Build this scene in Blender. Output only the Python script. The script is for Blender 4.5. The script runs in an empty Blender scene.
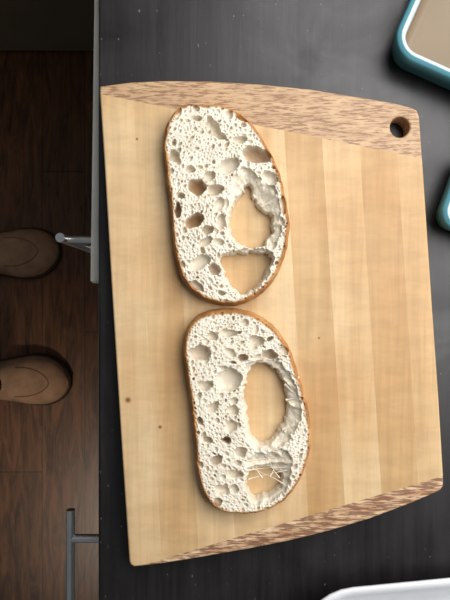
import bpy, bmesh, math, random
import numpy as np
from mathutils import Vector, Matrix
random.seed(4); RNG=np.random.RandomState(7)
scene=bpy.context.scene
scene.view_settings.view_transform='Standard'
CAMZ=1.368; F=540.0
def W(px,py,z):
    s=(CAMZ-z)/F
    return ((px-225)*s,(300-py)*s)
def lin(c):
    return tuple(((v/255)/12.92 if v/255<=0.04045 else ((v/255+0.055)/1.055)**2.4) for v in c)+(1.0,)

# ---------- material helpers ----------
class M:
    def __init__(s,name,rough=0.5,spec=0.5,color=(0.5,0.5,0.5,1)):
        s.m=bpy.data.materials.new(name); s.m.use_nodes=True
        s.nt=s.m.node_tree; s.n=s.nt.nodes; s.l=s.nt.links
        s.b=s.n['Principled BSDF']
        s.b.inputs['Roughness'].default_value=rough
        s.b.inputs['Specular IOR Level'].default_value=spec
        s.b.inputs['Base Color'].default_value=color
    def new(s,t,**k):
        nd=s.n.new(t)
        for a,v in k.items(): setattr(nd,a,v)
        return nd
    def put(s,sock,v):
        if isinstance(v,bpy.types.NodeSocket): s.l.new(v,sock)
        else: sock.default_value=v
    def coords(s,scale=(1,1,1),rot=0,loc=(0,0,0)):
        tc=s.new('ShaderNodeTexCoord'); mp=s.new('ShaderNodeMapping')
        mp.inputs['Scale'].default_value=scale; mp.inputs['Rotation'].default_value=(0,0,rot)
        mp.inputs['Location'].default_value=loc
        s.l.new(tc.outputs['Object'],mp.inputs['Vector']); return mp.outputs['Vector']
    def noise(s,vec,scale=5,detail=4,rough=0.5,dist=0):
        n=s.new('ShaderNodeTexNoise'); s.l.new(vec,n.inputs['Vector'])
        n.inputs['Scale'].default_value=scale; n.inputs['Detail'].default_value=detail
        n.inputs['Roughness'].default_value=rough; n.inputs['Distortion'].default_value=dist
        return n.outputs['Fac']
    def ramp(s,fac,stops):
        r=s.new('ShaderNodeValToRGB'); s.l.new(fac,r.inputs['Fac']); e=r.color_ramp.elements
        while len(e)<len(stops): e.new(0.5)
        for i,(p,c) in enumerate(stops): e[i].position=p; e[i].color=c
        return r.outputs['Color']
    def mix(s,fac,a,b,mode='MIX'):
        x=s.new('ShaderNodeMix',data_type='RGBA',blend_type=mode)
        s.put(x.inputs[0],fac); s.put(x.inputs[6],a); s.put(x.inputs[7],b); return x.outputs[2]
    def math(s,op,a,b=0.0,c=None,clamp=False):
        x=s.new('ShaderNodeMath',operation=op,use_clamp=clamp)
        s.put(x.inputs[0],a); s.put(x.inputs[1],b)
        if c is not None: s.put(x.inputs[2],c)
        return x.outputs[0]
    def bump(s,h,strength=0.3,dist=0.001):
        b=s.new('ShaderNodeBump'); b.inputs['Strength'].default_value=strength
        b.inputs['Distance'].default_value=dist; s.l.new(h,b.inputs['Height'])
        s.l.new(b.outputs['Normal'],s.b.inputs['Normal'])
    def color(s,c): s.put(s.b.inputs['Base Color'],c)

G=lambda v:(v,v,v,1)
def simple(name,rgb,rough=0.5,spec=0.5,metal=0,var=0.08,scale=20,bump=0.0):
    m=M(name,rough,spec); v=m.coords(); f=m.noise(v,scale,4)
    c=lin(rgb); m.color(m.ramp(f,[(0.3,tuple(x*(1-var) for x in c[:3])+(1,)),(0.7,tuple(min(1,x*(1+var)) for x in c[:3])+(1,))]))
    m.b.inputs['Metallic'].default_value=metal
    if bump: m.bump(m.noise(v,scale*12,3),bump)
    return m.m

# board wood
def board_mat():
    m=M('maple_and_palm_wood',0.48,0.35)
    rot=math.radians(3.6)
    v=m.coords(rot=-rot)   # staves follow board axis
    sx=m.new('ShaderNodeSeparateXYZ'); m.l.new(v,sx.inputs[0])
    st=m.math('DIVIDE',m.math('ADD',sx.outputs[0],0.5),0.031)
    idx=m.math('FLOOR',st)
    wn=m.new('ShaderNodeTexWhiteNoise',noise_dimensions='1D'); m.l.new(idx,wn.inputs['W'])
    base=m.ramp(wn.outputs['Value'],[(0,lin((207,174,128))),(0.5,lin((216,185,141))),(1,lin((226,198,156)))])
    # grain, offset per stave
    off=m.new('ShaderNodeCombineXYZ'); m.l.new(m.math('MULTIPLY',wn.outputs['Value'],3.0),off.inputs[1])
    def sv(scale):
        a=m.new('ShaderNodeVectorMath',operation='ADD'); m.l.new(m.coords(scale=scale,rot=-rot),a.inputs[0]); m.l.new(off.outputs[0],a.inputs[1]); return a.outputs[0]
    g=m.noise(sv((1,0.05,1)),190,6,0.65,0.3)
    base=m.mix(0.7,base,m.ramp(g,[(0.3,G(0.78)),(0.62,G(1.0))]),'MULTIPLY')
    g2=m.noise(sv((1,0.10,1)),34,3,0.5,0.8)
    base=m.mix(0.7,base,m.ramp(g2,[(0.3,lin((230,214,194))),(0.62,G(1.0))]),'MULTIPLY')
    g3=m.noise(m.coords(scale=(0.35,1,1)),100,3,0.6,0.3)
    base=m.mix(0.8,base,m.ramp(g3,[(0.36,G(0.88)),(0.6,G(1.0))]),'MULTIPLY')
    g4=m.noise(m.coords(),10,2,0.5,0.0)
    base=m.mix(0.6,base,m.ramp(g4,[(0.35,lin((238,220,198))),(0.6,G(1.0))]),'MULTIPLY')
    for (kx,ky,r) in [(128,400,0.0022),(160,427,0.0014),(319,338,0.0009),(137,139,0.0010)]:
        wx,wy=W(kx,ky,0.918)
        d=m.new('ShaderNodeVectorMath',operation='DISTANCE'); tc=m.new('ShaderNodeTexCoord')
        m.l.new(tc.outputs['Object'],d.inputs[0]); d.inputs[1].default_value=(wx,wy,0.918)
        k=m.math('SUBTRACT',1.0,m.math('DIVIDE',d.outputs['Value'],r*1.5),clamp=True)
        base=m.mix(m.math('MULTIPLY',k,1.4,clamp=True),base,lin((128,84,50)))
    tc=m.new('ShaderNodeTexCoord'); so=m.new('ShaderNodeSeparateXYZ'); m.l.new(tc.outputs['Object'],so.inputs[0])
    def palm(rotd,c1,c2,c3,fl,sc):
        v=m.coords(scale=(0.13,1,1),rot=math.radians(rotd))
        p=m.ramp(m.noise(v,260,4,0.65,0.2),[(0.36,c1),(0.62,c2)])
        f=m.ramp(m.noise(v,sc,3,0.6,0.0),[(fl,G(1.0)),(fl+0.10,G(0.0))])
        return m.mix(m.math('MULTIPLY',f,0.8),p,c3)
    ptop=palm(8,lin((172,138,106)),lin((194,162,126)),lin((130,94,68)),0.41,760)
    pbot=palm(-14,lin((172,132,98)),lin((222,192,156)),lin((108,68,50)),0.46,620)
    def side(p,q,sign):
        (x1,y1),(x2,y2)=W(*p,0.918),W(*q,0.918)
        k=(y2-y1)/(x2-x1); c=y1-k*x1
        e=m.math('SUBTRACT',so.outputs[1],m.math('ADD',m.math('MULTIPLY',so.outputs[0],k),c))
        return m.math('GREATER_THAN',m.math('MULTIPLY',e,sign),0.0)
    base=m.mix(side((105,95),(420,158),1.0),base,ptop)
    base=m.mix(side((150,563),(443,476),-1.0),base,pbot)
    m.color(base); m.bump(m.math('ADD',g,g3),0.25,0.0005)
    return m.m

def counter_mat():
    m=M('blackbrown_countertop',0.36,0.5)
    g=m.noise(m.coords(scale=(1,0.06,1)),120,5,0.6,0.4)
    g2=m.noise(m.coords(scale=(1,0.15,1)),18,3,0.5,0.5)
    c=m.ramp(g,[(0.3,lin((15,12,13))),(0.7,lin((36,32,34)))])
    c=m.mix(0.5,c,m.ramp(g2,[(0.3,G(0.7)),(0.7,G(1.0))]),'MULTIPLY')
    sm=m.noise(m.coords(),14,4,0.6,0.8)
    m.put(m.b.inputs['Roughness'],m.ramp(sm,[(0.3,G(0.30)),(0.7,G(0.50))]))
    sp=m.noise(m.coords(scale=(1,0.5,1)),330,2,0.5)
    c=m.mix(m.ramp(sp,[(0.72,G(0)),(0.76,G(0.5))]),c,lin((130,122,114)))
    m.color(c); m.bump(g,0.3,0.0005); return m.m

def floor_mat():
    m=M('dark_walnut_floorboards',0.36,0.4)
    tc=m.new('ShaderNodeTexCoord'); so=m.new('ShaderNodeSeparateXYZ'); m.l.new(tc.outputs['Object'],so.inputs[0])
    pw=0.108
    u=m.math('DIVIDE',m.math('ADD',so.outputs[0],5.0),pw)
    idx=m.math('FLOOR',u); fr=m.math('FRACT',u)
    wn=m.new('ShaderNodeTexWhiteNoise',noise_dimensions='1D'); m.l.new(idx,wn.inputs['W'])
    yy=m.math('DIVIDE',m.math('ADD',so.outputs[1],m.math('ADD',m.math('MULTIPLY',wn.outputs['Value'],1.2),5.0)),1.2)
    idy=m.math('FLOOR',yy); fy=m.math('FRACT',yy)
    wn2=m.new('ShaderNodeTexWhiteNoise',noise_dimensions='2D')
    cv=m.new('ShaderNodeCombineXYZ'); m.l.new(idx,cv.inputs[0]); m.l.new(idy,cv.inputs[1]); m.l.new(cv.outputs[0],wn2.inputs['Vector'])
    c=m.ramp(wn2.outputs['Value'],[(0,lin((82,52,29))),(0.5,lin((90,57,33))),(1,lin((98,63,36)))])
    g=m.noise(m.coords(scale=(1,0.14,1)),38,6,0.68,1.8)
    c=m.mix(0.95,c,m.ramp(g,[(0.32,G(0.18)),(0.62,G(1.25))]),'MULTIPLY')
    gap=m.math('MAXIMUM',m.math('LESS_THAN',fr,0.018),m.math('LESS_THAN',fy,0.002))
    c=m.mix(m.math('MULTIPLY',gap,0.8),c,lin((20,13,10)))
    m.color(c); m.bump(g,0.12,0.0006); return m.m

def bread_mat():
    m=M('sourdough_bread',0.7,0.3)
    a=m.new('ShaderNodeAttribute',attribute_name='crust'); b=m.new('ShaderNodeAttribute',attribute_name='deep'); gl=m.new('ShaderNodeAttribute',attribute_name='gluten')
    v=m.coords()
    n=m.noise(v,60,4,0.6); n2=m.noise(v,500,3,0.6)
    crumb=m.ramp(n,[(0.3,lin((216,206,188))),(0.7,lin((234,226,211)))])
    crumb=m.mix(gl.outputs['Fac'],crumb,lin((216,205,186)))
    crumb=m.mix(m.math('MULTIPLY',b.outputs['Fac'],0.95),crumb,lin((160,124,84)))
    crust=m.ramp(m.noise(v,55,5,0.65),[(0.3,lin((128,82,42))),(0.5,lin((172,122,70))),(0.72,lin((208,168,116)))])
    cf=m.math('ADD',a.outputs['Fac'],m.math('MULTIPLY',m.math('SUBTRACT',n,0.5),0.5))
    mk=m.ramp(cf,[(0.22,G(0)),(0.46,G(1))])
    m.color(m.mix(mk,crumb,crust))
    m.bump(n2,0.25,0.0006)
    m.put(m.b.inputs['Roughness'],m.math('SUBTRACT',0.72,m.math('MULTIPLY',gl.outputs['Fac'],0.40)))
    m.b.inputs['Subsurface Weight'].default_value=0.25
    m.b.inputs['Subsurface Radius'].default_value=(0.004,0.003,0.002)
    m.b.inputs['Subsurface Scale'].default_value=0.5
    return m.m

# ---------- mesh helpers ----------
def mesh_obj(name,verts,faces,mat=None,smooth=False,parent=None):
    me=bpy.data.meshes.new(name); me.from_pydata(verts,[],faces); me.update()
    ob=bpy.data.objects.new(name,me); scene.collection.objects.link(ob)
    if mat: me.materials.append(mat)
    if smooth:
        for p in me.polygons: p.use_smooth=True
    if parent: ob.parent=parent
    return ob
def empty(name,loc=(0,0,0)):
    e=bpy.data.objects.new(name,None); scene.collection.objects.link(e); e.location=loc; e.empty_display_size=0.05; return e
def box(name,x0,x1,y0,y1,z0,z1,mat,parent=None,bev=0.0015):
    bm=bmesh.new(); bmesh.ops.create_cube(bm,size=1)
    for v in bm.verts:
        v.co=Vector(((x0+x1)/2+v.co.x*(x1-x0),(y0+y1)/2+v.co.y*(y1-y0),(z0+z1)/2+v.co.z*(z1-z0)))
    if bev: bmesh.ops.bevel(bm,geom=bm.edges[:],offset=bev,segments=2,affect='EDGES')
    me=bpy.data.meshes.new(name); bm.to_mesh(me); bm.free()
    me.materials.append(mat); ob=bpy.data.objects.new(name,me); scene.collection.objects.link(ob)
    if parent: ob.parent=parent
    return ob
def tube(name,pts,r,mat,parent=None,res=12,caps=True,radii=None):
    cu=bpy.data.curves.new(name,'CURVE'); cu.dimensions='3D'; cu.bevel_depth=r; cu.bevel_resolution=4; cu.use_fill_caps=caps
    sp=cu.splines.new('POLY'); sp.points.add(len(pts)-1)
    for i,p in enumerate(pts):
        sp.points[i].co=(*p,1)
        if radii: sp.points[i].radius=radii[i]
    tmp=bpy.data.objects.new(name+'_c',cu); scene.collection.objects.link(tmp)
    bpy.context.view_layer.update()
    me=bpy.data.meshes.new_from_object(tmp.evaluated_get(bpy.context.evaluated_depsgraph_get()))
    bpy.data.objects.remove(tmp); me.name=name
    me.materials.clear(); me.materials.append(mat)
    for p in me.polygons: p.use_smooth=True
    ob=bpy.data.objects.new(name,me); scene.collection.objects.link(ob)
    if parent: ob.parent=parent
    return ob
def smooth_closed(pts,n=8):
    P=np.array(pts,float); N=len(P); out=[]
    for i in range(N):
        p0,p1,p2,p3=P[i-1],P[i],P[(i+1)%N],P[(i+2)%N]
        for k in range(n):
            t=k/n
            out.append(0.5*((2*p1)+(-p0+p2)*t+(2*p0-5*p1+4*p2-p3)*t*t+(-p0+3*p1-3*p2+p3)*t**3))
    return np.array(out)

# ---------- room ----------
mfloor=floor_mat(); mcounter=counter_mat()
mwhite=simple('white_cabinet_lacquer',(232,229,220),0.4,0.4)
mwall=simple('painted_wall',(205,200,190),0.9,0.2,scale=4)
msteel=simple('brushed_steel',(225,225,225),0.32,0.5,metal=1.0,scale=80)
mdarkcab=simple('olive_grey_cabinet',(110,95,74),0.55,0.3,scale=6)
box('floor',-3,1.0,-2.5,2.5,-0.05,0.0,mfloor,bev=0)
wall=empty('wall_right')
wx0,wx1=0.535,0.635
box('wall_below_window',wx0,wx1,-2.5,2.5,0.0,1.05,mwall,wall,0)
box('wall_above_window',wx0,wx1,-2.5,2.5,2.15,2.5,mwall,wall,0)
box('wall_near_part',wx0,wx1,-2.5,-0.35,1.05,2.15,mwall,wall,0)
box('wall_far_part',wx0,wx1,1.05,2.5,1.05,2.15,mwall,wall,0)
win=empty('window_1')
for nm,a in {'frame_bottom':(-0.35,1.05,1.05,1.10),'frame_top':(-0.35,1.05,2.10,2.15),'frame_side_1':(-0.35,-0.30,1.10,2.10),'frame_side_2':(1.0,1.05,1.10,2.10),'mullion':(0.33,0.37,1.10,2.10)}.items():
    box(nm,0.56,0.61,a[0],a[1],a[2],a[3],mwhite,win,0.003)

# ---------- base cabinet + countertop ----------
cab=empty('kitchen_base_cabinet')
box('countertop',-0.110,0.533,-1.3,1.3,0.862,0.900,mcounter,cab,0.002)
box('carcass',-0.104,0.515,-1.3,1.3,0.10,0.862,mwhite,cab,0.001)
box('plinth',-0.06,0.5,-1.3,1.3,0.0,0.10,mwhite,cab,0)
for i,(a,b) in enumerate([(0.62,0.857),(0.37,0.617),(0.105,0.367)]):
    box('drawer_front_%d'%(i+1),-0.120,-0.104,-0.56,0.012,a,b,mwhite,cab)
    z=b-0.035
    tube('drawer_handle_%d'%(i+1),[(-0.156,-0.212,z),(-0.156,-0.40,z)],0.0045,msteel,cab)
    for yy in (-0.241,-0.371):
        tube('drawer_post_%d'%(i+1),[(-0.119,yy,z),(-0.156,yy,z)],0.0042,msteel,cab)
box('far_drawer_front',-0.120,-0.104,-1.25,-0.564,0.105,0.857,mwhite,cab)
door=empty('cabinet_door'); door.parent=cab
hy=0.42; door.location=(-0.106,hy,0)
box('door_panel',-0.016,0.0,-(hy-0.016),0.0,0.105,0.857,mwhite,door)
tube('door_handle',[(-0.055,-hy+0.062,0.825),(-0.055,-hy+0.062,0.70)],0.0048,msteel,door)
for z in (0.808,0.716):
    tube('door_post',[(-0.015,-hy+0.062,z),(-0.055,-hy+0.062,z)],0.0042,msteel,door)
door.rotation_euler=(0,0,math.radians(-0.8))
cab2=empty('side_cabinet_raised_for_shade')  # unseen upper part raised to shade the floor from sky light
box('body',-1.5,-0.13,0.64,1.25,0.0,2.10,mdarkcab,cab2,0.003)
box('door_left',-1.49,-0.75,0.625,0.64,0.012,2.08,mdarkcab,cab2,0.002)
box('door_right',-0.745,-0.14,0.625,0.64,0.012,2.08,mdarkcab,cab2,0.002)

# ---------- cutting board ----------
ZB=0.918
top=[(100,86),(130,82),(165,80.5),(210,81),(260,84),(310,89),(360,97),(395,103),(412,107.5)]
corner_tr=[(417,110),(419.5,116)]
right=[(424,180),(432,300),(439,400),(443.5,476)]
corner_br=[(443.5,486),(440,491)]
bot=[(410,504),(370,519),(330,531),(290,541),(250,549),(210,556),(175,562),(150,565.5),(134,567)]
corner_bl=[(130.5,565),(129,561)]
left=[(121,440),(111,280),(104,160),(99.5,92)]
pts=top+corner_tr+right+corner_br+bot+corner_bl+left
cu=bpy.data.curves.new('cutting_board','CURVE'); cu.dimensions='2D'; cu.fill_mode='BOTH'
bv=0.0016; cu.bevel_depth=bv; cu.bevel_resolution=3; cu.extrude=0.009-bv; cu.offset=-bv
def add_poly(P):
    sp=cu.splines.new('POLY'); sp.points.add(len(P)-1); sp.use_cyclic_u=True
    for i,p in enumerate(P): sp.points[i].co=(p[0],p[1],0,1)
add_poly([W(*p,ZB) for p in pts])
hx,hyy=W(400,127,ZB)
add_poly([(hx+0.0082*math.cos(t),hyy+0.0086*math.sin(t)) for t in np.linspace(0,-2*math.pi,40,endpoint=False)])
tmp=bpy.data.objects.new('t',cu); scene.collection.objects.link(tmp); bpy.context.view_layer.update()
me=bpy.data.meshes.new_from_object(tmp.evaluated_get(bpy.context.evaluated_depsgraph_get())); bpy.data.objects.remove(tmp)
for v in me.vertices: v.co.z+=0.909
me.materials.clear(); me.materials.append(board_mat())
me.name='cutting_board'
ob=bpy.data.objects.new('cutting_board',me); scene.collection.objects.link(ob)

# ---------- bread ----------
mbread=bread_mat()
def nearest(P,poly):
    A=poly; B=np.roll(poly,-1,axis=0); best=np.full(len(P),1e9); nb=np.zeros_like(P); inside=np.zeros(len(P),bool)
    for a,b in zip(A,B):
        ab=b-a; L=ab@ab
        if L<1e-18: continue
        t=np.clip(((P-a)@ab)/L,0,1); q=a+t[:,None]*ab; d=np.hypot(*(P-q).T)
        mk=d<best; best[mk]=d[mk]; nb[mk]=q[mk]
        c=((a[1]>P[:,1])!=(b[1]>P[:,1]))
        with np.errstate(divide='ignore',invalid='ignore'):
            xi=(b[0]-a[0])*(P[:,1]-a[1])/(b[1]-a[1])+a[0]
        inside^=(c&(P[:,0]<xi))
    return np.where(inside,best,-best),nb
def vnoise(P,freq,seed):
    r=np.random.RandomState(seed); T=r.rand(128,128)
    q=P*freq+37.3; i=np.floor(q).astype(int); f=q-i; f=f*f*(3-2*f)
    g=lambda a,b:T[(i[:,0]+a)%128,(i[:,1]+b)%128]
    return (g(0,0)*(1-f[:,0])+g(1,0)*f[:,0])*(1-f[:,1])+(g(0,1)*(1-f[:,0])+g(1,1)*f[:,0])*f[:,1]
S=(CAMZ-(ZB+0.013))/F
def px2w(pts): 
    p=np.array(pts,float); return np.stack([(p[:,0]-225)*S,(300-p[:,1])*S],1)
T=0.0145; CELL=0.00036
def slice_bread(name,outline,throughs,ledges,cavs,ridges,seed,focus):
    O=smooth_closed(px2w(outline),8)
    rs=np.random.RandomState(seed)
    cen=O.mean(0); O=O+(O-cen)/np.linalg.norm(O-cen,axis=1)[:,None]*(vnoise(O,220,seed)[:,None]-0.5)*0.0010
    mn=O.min(0)-0.002; mx=O.max(0)+0.002
    nx=int((mx[0]-mn[0])/CELL)+1; ny=int((mx[1]-mn[1])/CELL)+1
    X,Y=np.meshgrid(mn[0]+np.arange(nx)*CELL,mn[1]+np.arange(ny)*CELL); P=np.stack([X.ravel(),Y.ravel()],1)
    d,nb=nearest(P,O)
    wob=np.stack([vnoise(P,260,seed+5)-0.5,vnoise(P,260,seed+6)-0.5],1)*0.0030+np.stack([vnoise(P,700,seed+7)-0.5,vnoise(P,700,seed+8)-0.5],1)*0.0010
    depth=np.zeros(len(P)); deep=np.zeros(len(P))
    HD=np.full(len(P),-1.0); HN=np.zeros_like(P)
    for tp in throughs:
        H=smooth_closed(px2w(tp),12)
        H=H+(np.stack([vnoise(H,330,seed+1),vnoise(H,330,seed+2)],1)-0.5)*0.0032+(np.stack([vnoise(H,900,seed+3),vnoise(H,900,seed+4)],1)-0.5)*0.0012
        hd,hn=nearest(P,H); m=hd>HD; HD[m]=hd[m]; HN[m]=hn[m]
    LD=np.full(len(P),-1.0)
    for lp,dp in ledges:
        L=smooth_closed(px2w(lp),6); ld,_=nearest(P+wob*1.1,L)
        LD=np.maximum(LD,ld)
        f=np.clip(ld/0.0010,0,1)
        rel=P-px2w(lp).mean(0); th=np.arctan2(rel[:,1],rel[:,0])
        q=np.stack([th*0.010,np.hypot(rel[:,0],rel[:,1])*0.18],1)
        str_=np.abs(vnoise(q,360,seed+9)-0.5)*2
        dd=f*(dp*0.30+np.clip(ld/0.012,0,1)*dp*0.80+0.0009*(1-str_)+0.0008*(vnoise(P,110,seed+12)-0.5))
        depth=np.maximum(depth,dd)
    gluten=np.clip(LD/0.0015,0,1)
    # raised membranes crossing the hollows
    for (a,b,wd,hh) in ridges:
        A,B=px2w([a,b]); ab=B-A; t=np.clip(((P+wob*0.5-A)@ab)/(ab@ab),0,1); q=A+t[:,None]*ab; dd=np.hypot(*(P+wob*0.5-q).T)
        k=np.exp(-(dd/(wd*S))**2)*(0.55+0.45*np.abs(2*t-1)); depth=depth*(1-hh*k)
    def harm(u,v,ph,am):
        th=np.arctan2(v,u); return 1+am*(np.cos(2*th+ph[0])+0.8*np.cos(3*th+ph[1])+0.5*np.cos(5*th+ph[2]))
    for (cx,cy,rx,ry,a,dp) in cavs:
        c=px2w([(cx,cy)])[0]; a=math.radians(-a); q=P+wob*0.5-c
        u=(q[:,0]*math.cos(a)+q[:,1]*math.sin(a))/(rx*S); v=(-q[:,0]*math.sin(a)+q[:,1]*math.cos(a))/(ry*S)
        r2=(u*u+v*v)/harm(u,v,rs.rand(3)*6.28,0.06)**2; k=np.clip(1-r2**2,0,1)**0.45
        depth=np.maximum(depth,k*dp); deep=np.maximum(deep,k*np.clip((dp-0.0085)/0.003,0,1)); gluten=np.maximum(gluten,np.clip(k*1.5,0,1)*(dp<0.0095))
    grid=lambda p:(int((p[1]-mn[1])/CELL)*nx+int((p[0]-mn[0])/CELL))
    acc=[]
    sizes=[(0.0032,30),(0.0021,140),(0.0013,700),(0.0009,3000),(0.00065,9000)]
    D0=depth.copy()
    for r0,n in sizes:
        for _ in range(n):
            p=mn+rs.rand(2)*(mx-mn); k=grid(p)
            if d[k]<0.0026+r0*0.7 or HD[k]>-0.0018 or LD[k]>0.0002: continue
            if D0[k]>0.001: continue
            r=r0*(0.7+0.6*rs.rand())
            if acc:
                A=np.array(acc)
                if np.min(np.hypot(A[:,0]-p[0],A[:,1]-p[1])-(A[:,2]+r)*1.10-0.00018)<0: continue
            acc.append((p[0],p[1],r))
    fx,fy=px2w([focus])[0]
    P2=P+wob*0.22
    dg=depth.reshape(ny,nx); P2x=P2[:,0].reshape(ny,nx); P2y=P2[:,1].reshape(ny,nx); deg=deep.reshape(ny,nx); glg=gluten.reshape(ny,nx)
    for (x,y,r) in acc:
        a=math.atan2(y-fy,x-fx)+math.pi/2+rs.randn()*0.5; el=1.0+0.6*rs.rand(); dp=min(0.0040,r*(0.6+1.4*rs.rand()))
        if rs.rand()<0.12: dp=min(0.009,dp*2.0)
        R=r*el*1.6+0.0015
        i0=max(0,int((x-R-mn[0])/CELL)); i1=min(nx,int((x+R-mn[0])/CELL)+2); j0=max(0,int((y-R-mn[1])/CELL)); j1=min(ny,int((y+R-mn[1])/CELL)+2)
        qx=P2x[j0:j1,i0:i1]-x; qy=P2y[j0:j1,i0:i1]-y
        u=(qx*math.cos(a)+qy*math.sin(a))/(r*el); v=(-qx*math.sin(a)+qy*math.cos(a))/(r/ math.sqrt(el))
        rr=(u*u+v*v)/harm(u,v,rs.rand(3)*6.28,0.07)**2
        k=np.clip(1-rr**1.5,0,1)**0.55
        dg[j0:j1,i0:i1]=np.maximum(dg[j0:j1,i0:i1],dp*k)
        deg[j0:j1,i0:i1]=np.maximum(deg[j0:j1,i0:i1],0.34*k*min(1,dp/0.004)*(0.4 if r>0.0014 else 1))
        if r>0.0014: glg[j0:j1,i0:i1]=np.maximum(glg[j0:j1,i0:i1],k)
    depth=dg.ravel(); deep=deg.ravel(); gluten=glg.ravel()
    h=T+(vnoise(P,70,seed+3)-0.5)*0.0014+(vnoise(P,900,seed+4)-0.5)*0.0003*(1-gluten)-depth
    h=np.maximum(h,0.0016)
    r=0.0044; e=np.clip(d/r,0,1); h=np.minimum(h,0.0003+(T-0.0003)*np.sqrt(1-(1-e)**2)*1.03)
    w=np.clip(-HD/0.0014,0,1); h=np.where(HD>-0.0014,np.minimum(h,0.0004+(h-0.0004)*w**0.5),h)
    keepv=(d>0)&(HD<0)
    F2=keepv.reshape(ny,nx); anyk=F2[:-1,:-1]|F2[1:,1:]|F2[:-1,1:]|F2[1:,:-1]
    js,is_=np.nonzero(anyk)
    v0=js*nx+is_; quads=np.stack([v0,v0+1,v0+nx+1,v0+nx],1)
    PP=P.copy(); m=d<=0; PP[m]=nb[m]; h[m]=0.0002; m2=(HD>=0)&(d>0); PP[m2]=HN[m2]; h[m2]=0.0003
    used=np.unique(quads); mp=-np.ones(len(P),int); mp[used]=np.arange(len(used)); quads=mp[quads]
    V=np.concatenate([PP[used],(ZB+0.0001+h[used])[:,None]],1)
    cr=np.clip(1-d/0.0066,0,1)[used]
    ob=mesh_obj(name,V.tolist(),quads.tolist(),mbread,True)
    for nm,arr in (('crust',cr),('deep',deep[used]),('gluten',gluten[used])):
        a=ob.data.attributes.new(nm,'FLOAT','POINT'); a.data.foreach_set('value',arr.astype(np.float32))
    return ob
o1=[(200,102),(222,103),(243,113),(258,128),(270,148),(280,169),(287,195),(291,220),(289,245),(282,267),(271,285),(255,299),(235,306),(212,304),(195,295),(182,281),(175,260),(171,235),(169,210),(166,185),(163,160),(162,140),(166,122),(176,108),(187,102)]
t1=[[(233,206),(238,199),(243,190),(247,185),(251,188),(252,197),(258,204),(264,211),(271,214),(273,226),(269,239),(258,245),(243,244),(233,236),(230,220)],
    [(223,258),(235,254),(255,252),(268,254),(271,262),(264,275),(255,287),(243,293),(232,286),(225,272)]]
l1=[([(235,174),(248,167),(262,178),(274,188),(281,208),(280,232),(272,246),(250,248),(232,243),(227,225),(229,195)],0.0075),
    ([(221,256),(236,250),(256,249),(271,252),(273,262),(267,277),(257,289),(243,295),(229,287),(223,272)],0.009)]
c1=[(256,155,15,8,12,0.011),(228,166,13,7,-20,0.007),(197,187,9,9,20,0.012),(194,221,10,7,-25,0.012),(215,190,8,6,0,0.009),(174,156,6,6,0,0.009),(178,210,4,8,0,0.011),
(199,263,12,7,-30,0.006),(214,269,6,6,0,0.010),(243,118,8,4,20,0.011),(213,126,11,5,50,0.008),(270,178,9,6,30,0.006),(219,136,8,4,20,0.008),(205,242,8,4,-30,0.006),(181,196,4,3,0,0.008),(283,205,3,9,-5,0.007),(208,230,6,5,0,0.009),(197,286,9,4,30,0.006),(221,222,5,8,0,0.006),(190,170,5,4,0,0.006),(240,140,7,4,0,0.006),(210,176,6,5,-30,0.006),(219,205,5,7,20,0.006)]
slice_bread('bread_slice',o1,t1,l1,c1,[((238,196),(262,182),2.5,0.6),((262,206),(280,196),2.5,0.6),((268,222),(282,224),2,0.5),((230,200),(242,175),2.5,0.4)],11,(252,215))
o2=[(213,310),(240,309),(262,317),(280,332),(292,352),(300,375),(308,402),(313,430),(311,455),(302,480),(288,500),(268,512),(245,516),(222,513),(206,501),(197,480),(194,455),(192,430),(189,402),(185,376),(182,352),(184,334),(192,320),(202,313)]
t2=[[(252,370),(262,365),(273,369),(282,380),(287,395),(287,411),(282,428),(273,441),(262,445),(253,438),(248,420),(246,400),(247,382)],
    [(250,476),(262,472),(278,474),(282,482),(276,492),(262,499),(252,498),(248,487)]]
l2=[([(246,364),(262,358),(278,362),(291,376),(300,398),(301,416),(294,432),(283,447),(264,451),(250,445),(243,422),(242,400),(242,380)],0.0075),
    ([(249,457),(268,452),(286,449),(293,465),(287,489),(268,503),(250,502),(243,482)],0.008)]
c2=[(229,380,13,12,-20,0.008),(200,353,11,8,10,0.0093),(243,358,5,4,0,0.010),(270,355,9,5,15,0.010),(226,440,5,4,0,0.011),(200,421,3,5,0,0.0095),(205,386,8,5,0,0.007),(216,460,7,5,-30,0.009),(240,452,7,5,0,0.008),(256,341,9,5,10,0.007),(222,490,8,5,20,0.006),(228,333,10,4,0,0.006),(213,407,8,4,-40,0.006),(233,410,6,5,0,0.006),(208,440,5,4,0,0.008),(235,474,7,5,10,0.007),(284,350,5,4,0,0.006),(212,336,6,4,0,0.006),(231,426,6,7,0,0.006)]
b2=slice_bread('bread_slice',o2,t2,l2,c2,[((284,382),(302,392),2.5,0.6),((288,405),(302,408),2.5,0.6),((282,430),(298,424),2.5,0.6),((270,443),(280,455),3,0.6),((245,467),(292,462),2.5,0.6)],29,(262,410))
mst=simple('gluten_strand',(220,208,188),0.5,0.3)
def strand(a,b,z1,z2,r,par,sag=0.002):
    (x1,y1),(x2,y2)=W(*a,ZB+0.01),W(*b,ZB+0.01)
    P=[(x1+(x2-x1)*t+0.0006*math.sin(9*t+a[0]),y1+(y2-y1)*t,ZB+z1+(z2-z1)*t-sag*math.sin(math.pi*t)) for t in np.linspace(0,1,10)]
    tube('gluten_strand',P,r,mst,par,radii=[2.4,1.5,1.0,0.7,0.55,0.6,0.8,1.0,1.5,2.4])
for a,b,r in [((244,461),(294,456),.0006),((246,470),(292,467),.0004),((248,479),(290,470),.0003),((262,450),(279,478),.0003),((249,454),(262,478),.0004),((246,465),(284,484),.0003),((283,452),(270,476),.0003)]:
    strand(a,b,0.011,0.010,r,b2)
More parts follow.
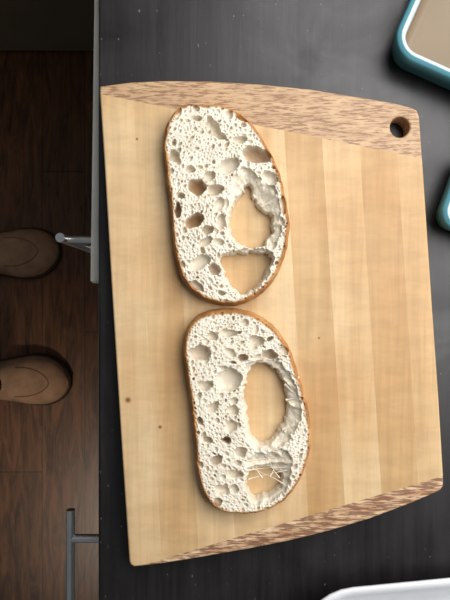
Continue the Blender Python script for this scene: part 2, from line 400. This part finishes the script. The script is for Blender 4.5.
for a,b,r in [((284,384),(304,402),.0006),((280,370),(299,378),.0006),((286,400),(304,396),.0004),((284,432),(300,418),.0005)]:
    strand(a,b,0.0095,0.0115,r,b2,0.0005)

# ---------- containers ----------
def rrect(w,l,r,n=8):
    P=[]
    for cx,cy,a0 in [(w/2-r,l/2-r,0),(-w/2+r,l/2-r,90),(-w/2+r,-l/2+r,180),(w/2-r,-l/2+r,270)]:
        for k in range(n+1):
            a=math.radians(a0+90*k/n); P.append((cx+r*math.cos(a),cy+r*math.sin(a)))
    return P
def loft(name,rings,mat,parent,cap0=True,cap1=True):
    V=[];Fc=[];n=len(rings[0])
    for R in rings: V+=R
    for i in range(len(rings)-1):
        for k in range(n):
            Fc.append((i*n+k,i*n+(k+1)%n,(i+1)*n+(k+1)%n,(i+1)*n+k))
    if cap0: Fc.append(tuple(range(n-1,-1,-1)))
    if cap1: Fc.append(tuple((len(rings)-1)*n+k for k in range(n)))
    return mesh_obj(name,V,Fc,mat,True,parent)
def mkrings(w,l,r,prof):
    return [[(x,y,z) for x,y in rrect(w-2*ins,l-2*ins,max(0.003,r-ins))] for ins,z in prof]
mteal=simple('teal_silicone',(84,146,160),0.4,0.45)
mclear=simple('frosted_container_wall',(180,196,198),0.22,0.5)
mbeige=simple('beige_container_base',(124,108,88),0.5,0.4,scale=12)
def container(name,loc,rot,w,l,r=0.022,h=0.05):
    e=empty(name,loc); e.rotation_euler=(0,0,rot)
    loft('teal_outer_shell',mkrings(w,l,r,[(0.006,0.0),(0.003,0.002),(0.002,h-0.012),(0.0,h-0.010),(-0.0004,h-0.006),(0.0,h-0.001),(0.001,h),(0.0035,h+0.001)]),mteal,e,True,False)
    loft('pale_rim',mkrings(w,l,r,[(0.0035,h+0.001),(0.005,h+0.0015),(0.0065,h+0.0005),(0.008,h-0.004)]),mclear,e,False,False)
    loft('beige_inside',mkrings(w,l,r,[(0.008,h-0.004),(0.009,h-0.010),(0.011,0.010),(0.016,0.006)]),mbeige,e,False,True)
    return e
def place(cornerpx,z,rot,w,l,c=(-1,-1)):
    x,y=W(*cornerpx,z); u=Vector((math.cos(rot),math.sin(rot))); v=Vector((-math.sin(rot),math.cos(rot)))
    p=Vector((x,y))-u*c[0]*w/2-v*c[1]*l/2
    return (p.x,p.y,0.9)
rt=math.radians(-24)
container('food_container',place((390,48),0.93,rt,0.15,0.20),rt,0.15,0.20,0.022,0.026)
rt2=math.radians(-20)
container('food_container',place((440,222),0.93,rt2,0.14,0.07),rt2,0.14,0.07,0.016,0.024)
mplate=simple('white_glazed_ceramic',(226,228,232),0.25,0.5)
rt3=math.radians(5.5)
pl=place((292,594),0.928,rt3,0.34,0.2,(-1,1))
e=empty('white_serving_dish',pl); e.rotation_euler=(0,0,rt3)
loft('dish_body',mkrings(0.34,0.2,0.05,[(0.03,0.0),(0.024,0.004),(0.010,0.020),(0.0,0.026),(0.0,0.028),(0.002,0.0288),(0.006,0.0275),(0.010,0.022),(0.024,0.008),(0.032,0.006)]),mplate,e)

# ---------- slippers ----------
msuede=simple('tan_suede',(146,114,90),0.9,0.15,var=0.22,scale=35,bump=0.4)
msole=simple('rubber_sole',(50,40,32),0.8,0.2)
mseam=simple('seam_thread',(108,80,60),0.9,0.1)
mcollar=simple('fleece_collar',(46,38,36),0.95,0.1,bump=0.5)
def interp(x,T_): 
    xs=[a for a,_ in T_]; ys=[b for _,b in T_]; return float(np.interp(x,xs,ys))
HW=[(0,0.012),(0.006,0.022),(0.02,0.033),(0.05,0.041),(0.10,0.044),(0.15,0.053),(0.19,0.0605),(0.22,0.060),(0.245,0.052),(0.262,0.039),(0.273,0.024),(0.28,0.008)]
HT=[(0,0.030),(0.01,0.052),(0.04,0.062),(0.10,0.074),(0.14,0.076),(0.18,0.064),(0.22,0.050),(0.25,0.038),(0.268,0.026),(0.28,0.012)]
def slipper(loc,rot,mirror=1):
    e=empty('slipper',loc); e.rotation_euler=(0,0,rot)
    xs=[0,0.003,0.008,0.015,0.025]+list(np.linspace(0.035,0.24,22))+[0.25,0.258,0.265,0.271,0.276,0.279,0.28]
    cyf=lambda x:0.010*mirror*math.sin(math.pi*min(1,max(0,(x-0.08)/0.2)))*0.6
    rings=[]
    for x in xs:
        w=interp(x,HW); h=interp(x,HT); cy=cyf(x)
        ring=[]
        for k in range(24):
            a=math.pi*k/23; c,s_=math.cos(a),math.sin(a)
            ring.append((x,cy+w*math.copysign(abs(c)**0.8,c),0.018+h*abs(s_)**0.85))
        rings.append(ring)
    up=loft('suede_upper',rings,msuede,e); 
    sm=up.modifiers.new('s','SUBSURF'); sm.levels=1; sm.render_levels=1
    out=[(x,interp(x,HW)+0.004) for x in xs]
    poly=[(x*1.02-0.003,cyf(x)+w) for x,w in out]+[(x*1.02-0.003,cyf(x)-w) for x,w in reversed(out)]
    poly=poly[::-1]
    R=[[(x*0.98+0.003,y*0.96,0.0005) for x,y in poly],[(x,y,0.004) for x,y in poly],[(x,y,0.018) for x,y in poly],[(x*0.985+0.002,y*0.95,0.021) for x,y in poly]]
    loft('sole',R,msole,e)
    P=[]
    for a in np.linspace(-math.pi*0.5,math.pi*0.5,24):
        x=0.165+0.075*math.cos(a); c=0.60*math.sin(a); w=interp(x,HW); h=interp(x,HT)
        th=math.acos(max(-1,min(1,math.copysign(abs(c)**(1/0.8),c)))); P.append((x,cyf(x)+w*c,0.0180+h*abs(math.sin(th))**0.85))
    tube('apron_seam',P,0.0012,mseam,e)
    P=[(0.082+0.052*math.cos(a),0.036*math.sin(a),0.088+0.006*math.cos(a)) for a in np.linspace(0,2*math.pi,33)]
    tube('collar',P,0.007,mcollar,e,caps=False)
    return e
s1=slipper((-0.668,-0.197,0.0),math.radians(-2),1)
s2=slipper((-0.694,0.115,0.0),math.radians(2),-1)
# ---------- person (lower body, standing at the counter) ----------
mtrou=simple('dark_trousers',(34,34,42),0.95,0.1,var=0.2,scale=30,bump=0.4)
V=[(-0.65,-0.04,0.98),(-0.65,-0.04,1.06),(-0.64,-0.13,0.90),(-0.60,-0.165,0.50),(-0.58,-0.187,0.30),(-0.573,-0.190,0.105),
   (-0.64,0.05,0.90),(-0.63,0.085,0.50),(-0.615,0.105,0.30),(-0.61,0.115,0.105)]
E=[(0,1),(0,2),(2,3),(3,4),(4,5),(0,6),(6,7),(7,8),(8,9)]
R=[(0.13,0.15),(0.12,0.15),(0.095,0.095),(0.07,0.07),(0.062,0.062),(0.055,0.055),(0.095,0.095),(0.07,0.07),(0.062,0.062),(0.055,0.055)]
me=bpy.data.meshes.new('person'); me.from_pydata(V,E,[]); pe=bpy.data.objects.new('person',me); scene.collection.objects.link(pe)
me.materials.append(mtrou)
sk=pe.modifiers.new('skin','SKIN'); sk.use_smooth_shade=True
for i,r in enumerate(R): me.skin_vertices[0].data[i].radius=r
me.skin_vertices[0].data[0].use_root=True
ss=pe.modifiers.new('sub','SUBSURF'); ss.levels=2; ss.render_levels=2

# ---------- light ----------
wd=bpy.data.worlds.new('World'); scene.world=wd; wd.use_nodes=True
bg=wd.node_tree.nodes['Background']; bg.inputs[0].default_value=(0.84,0.93,1.0,1); bg.inputs[1].default_value=0.14
def area(name,loc,target,sx,sy,power,col):
    L=bpy.data.lights.new(name,'AREA'); L.shape='RECTANGLE'; L.size=sx; L.size_y=sy; L.energy=power; L.color=col
    o=bpy.data.objects.new(name,L); scene.collection.objects.link(o); o.location=loc
    o.rotation_euler=(Vector(target)-Vector(loc)).to_track_quat('-Z','Y').to_euler(); return o
area('window_daylight',(0.52,0.36,1.62),(0.0,0.08,0.9),1.2,0.85,20,(1.0,0.99,0.975))
L=bpy.data.lights.new('added_floor_spot','SPOT'); L.energy=100; L.spot_size=math.radians(25); L.spot_blend=1.0; L.shadow_soft_size=0.12; L.color=(1.0,0.86,0.70)  # added spot without a known fixture, brightens lower slipper and nearby floor
o=bpy.data.objects.new('added_floor_spot',L); scene.collection.objects.link(o); o.location=(-0.42,-1.35,2.0)
o.rotation_euler=(Vector((-0.45,-0.46,0))-Vector(o.location)).to_track_quat('-Z','Y').to_euler()

# ---------- camera ----------
cd=bpy.data.cameras.new('camera'); cd.sensor_fit='VERTICAL'; cd.sensor_height=24.0; cd.lens=24.0*F/600; cd.clip_start=0.01
co=bpy.data.objects.new('camera',cd); scene.collection.objects.link(co); co.location=(0,0,CAMZ); scene.camera=co
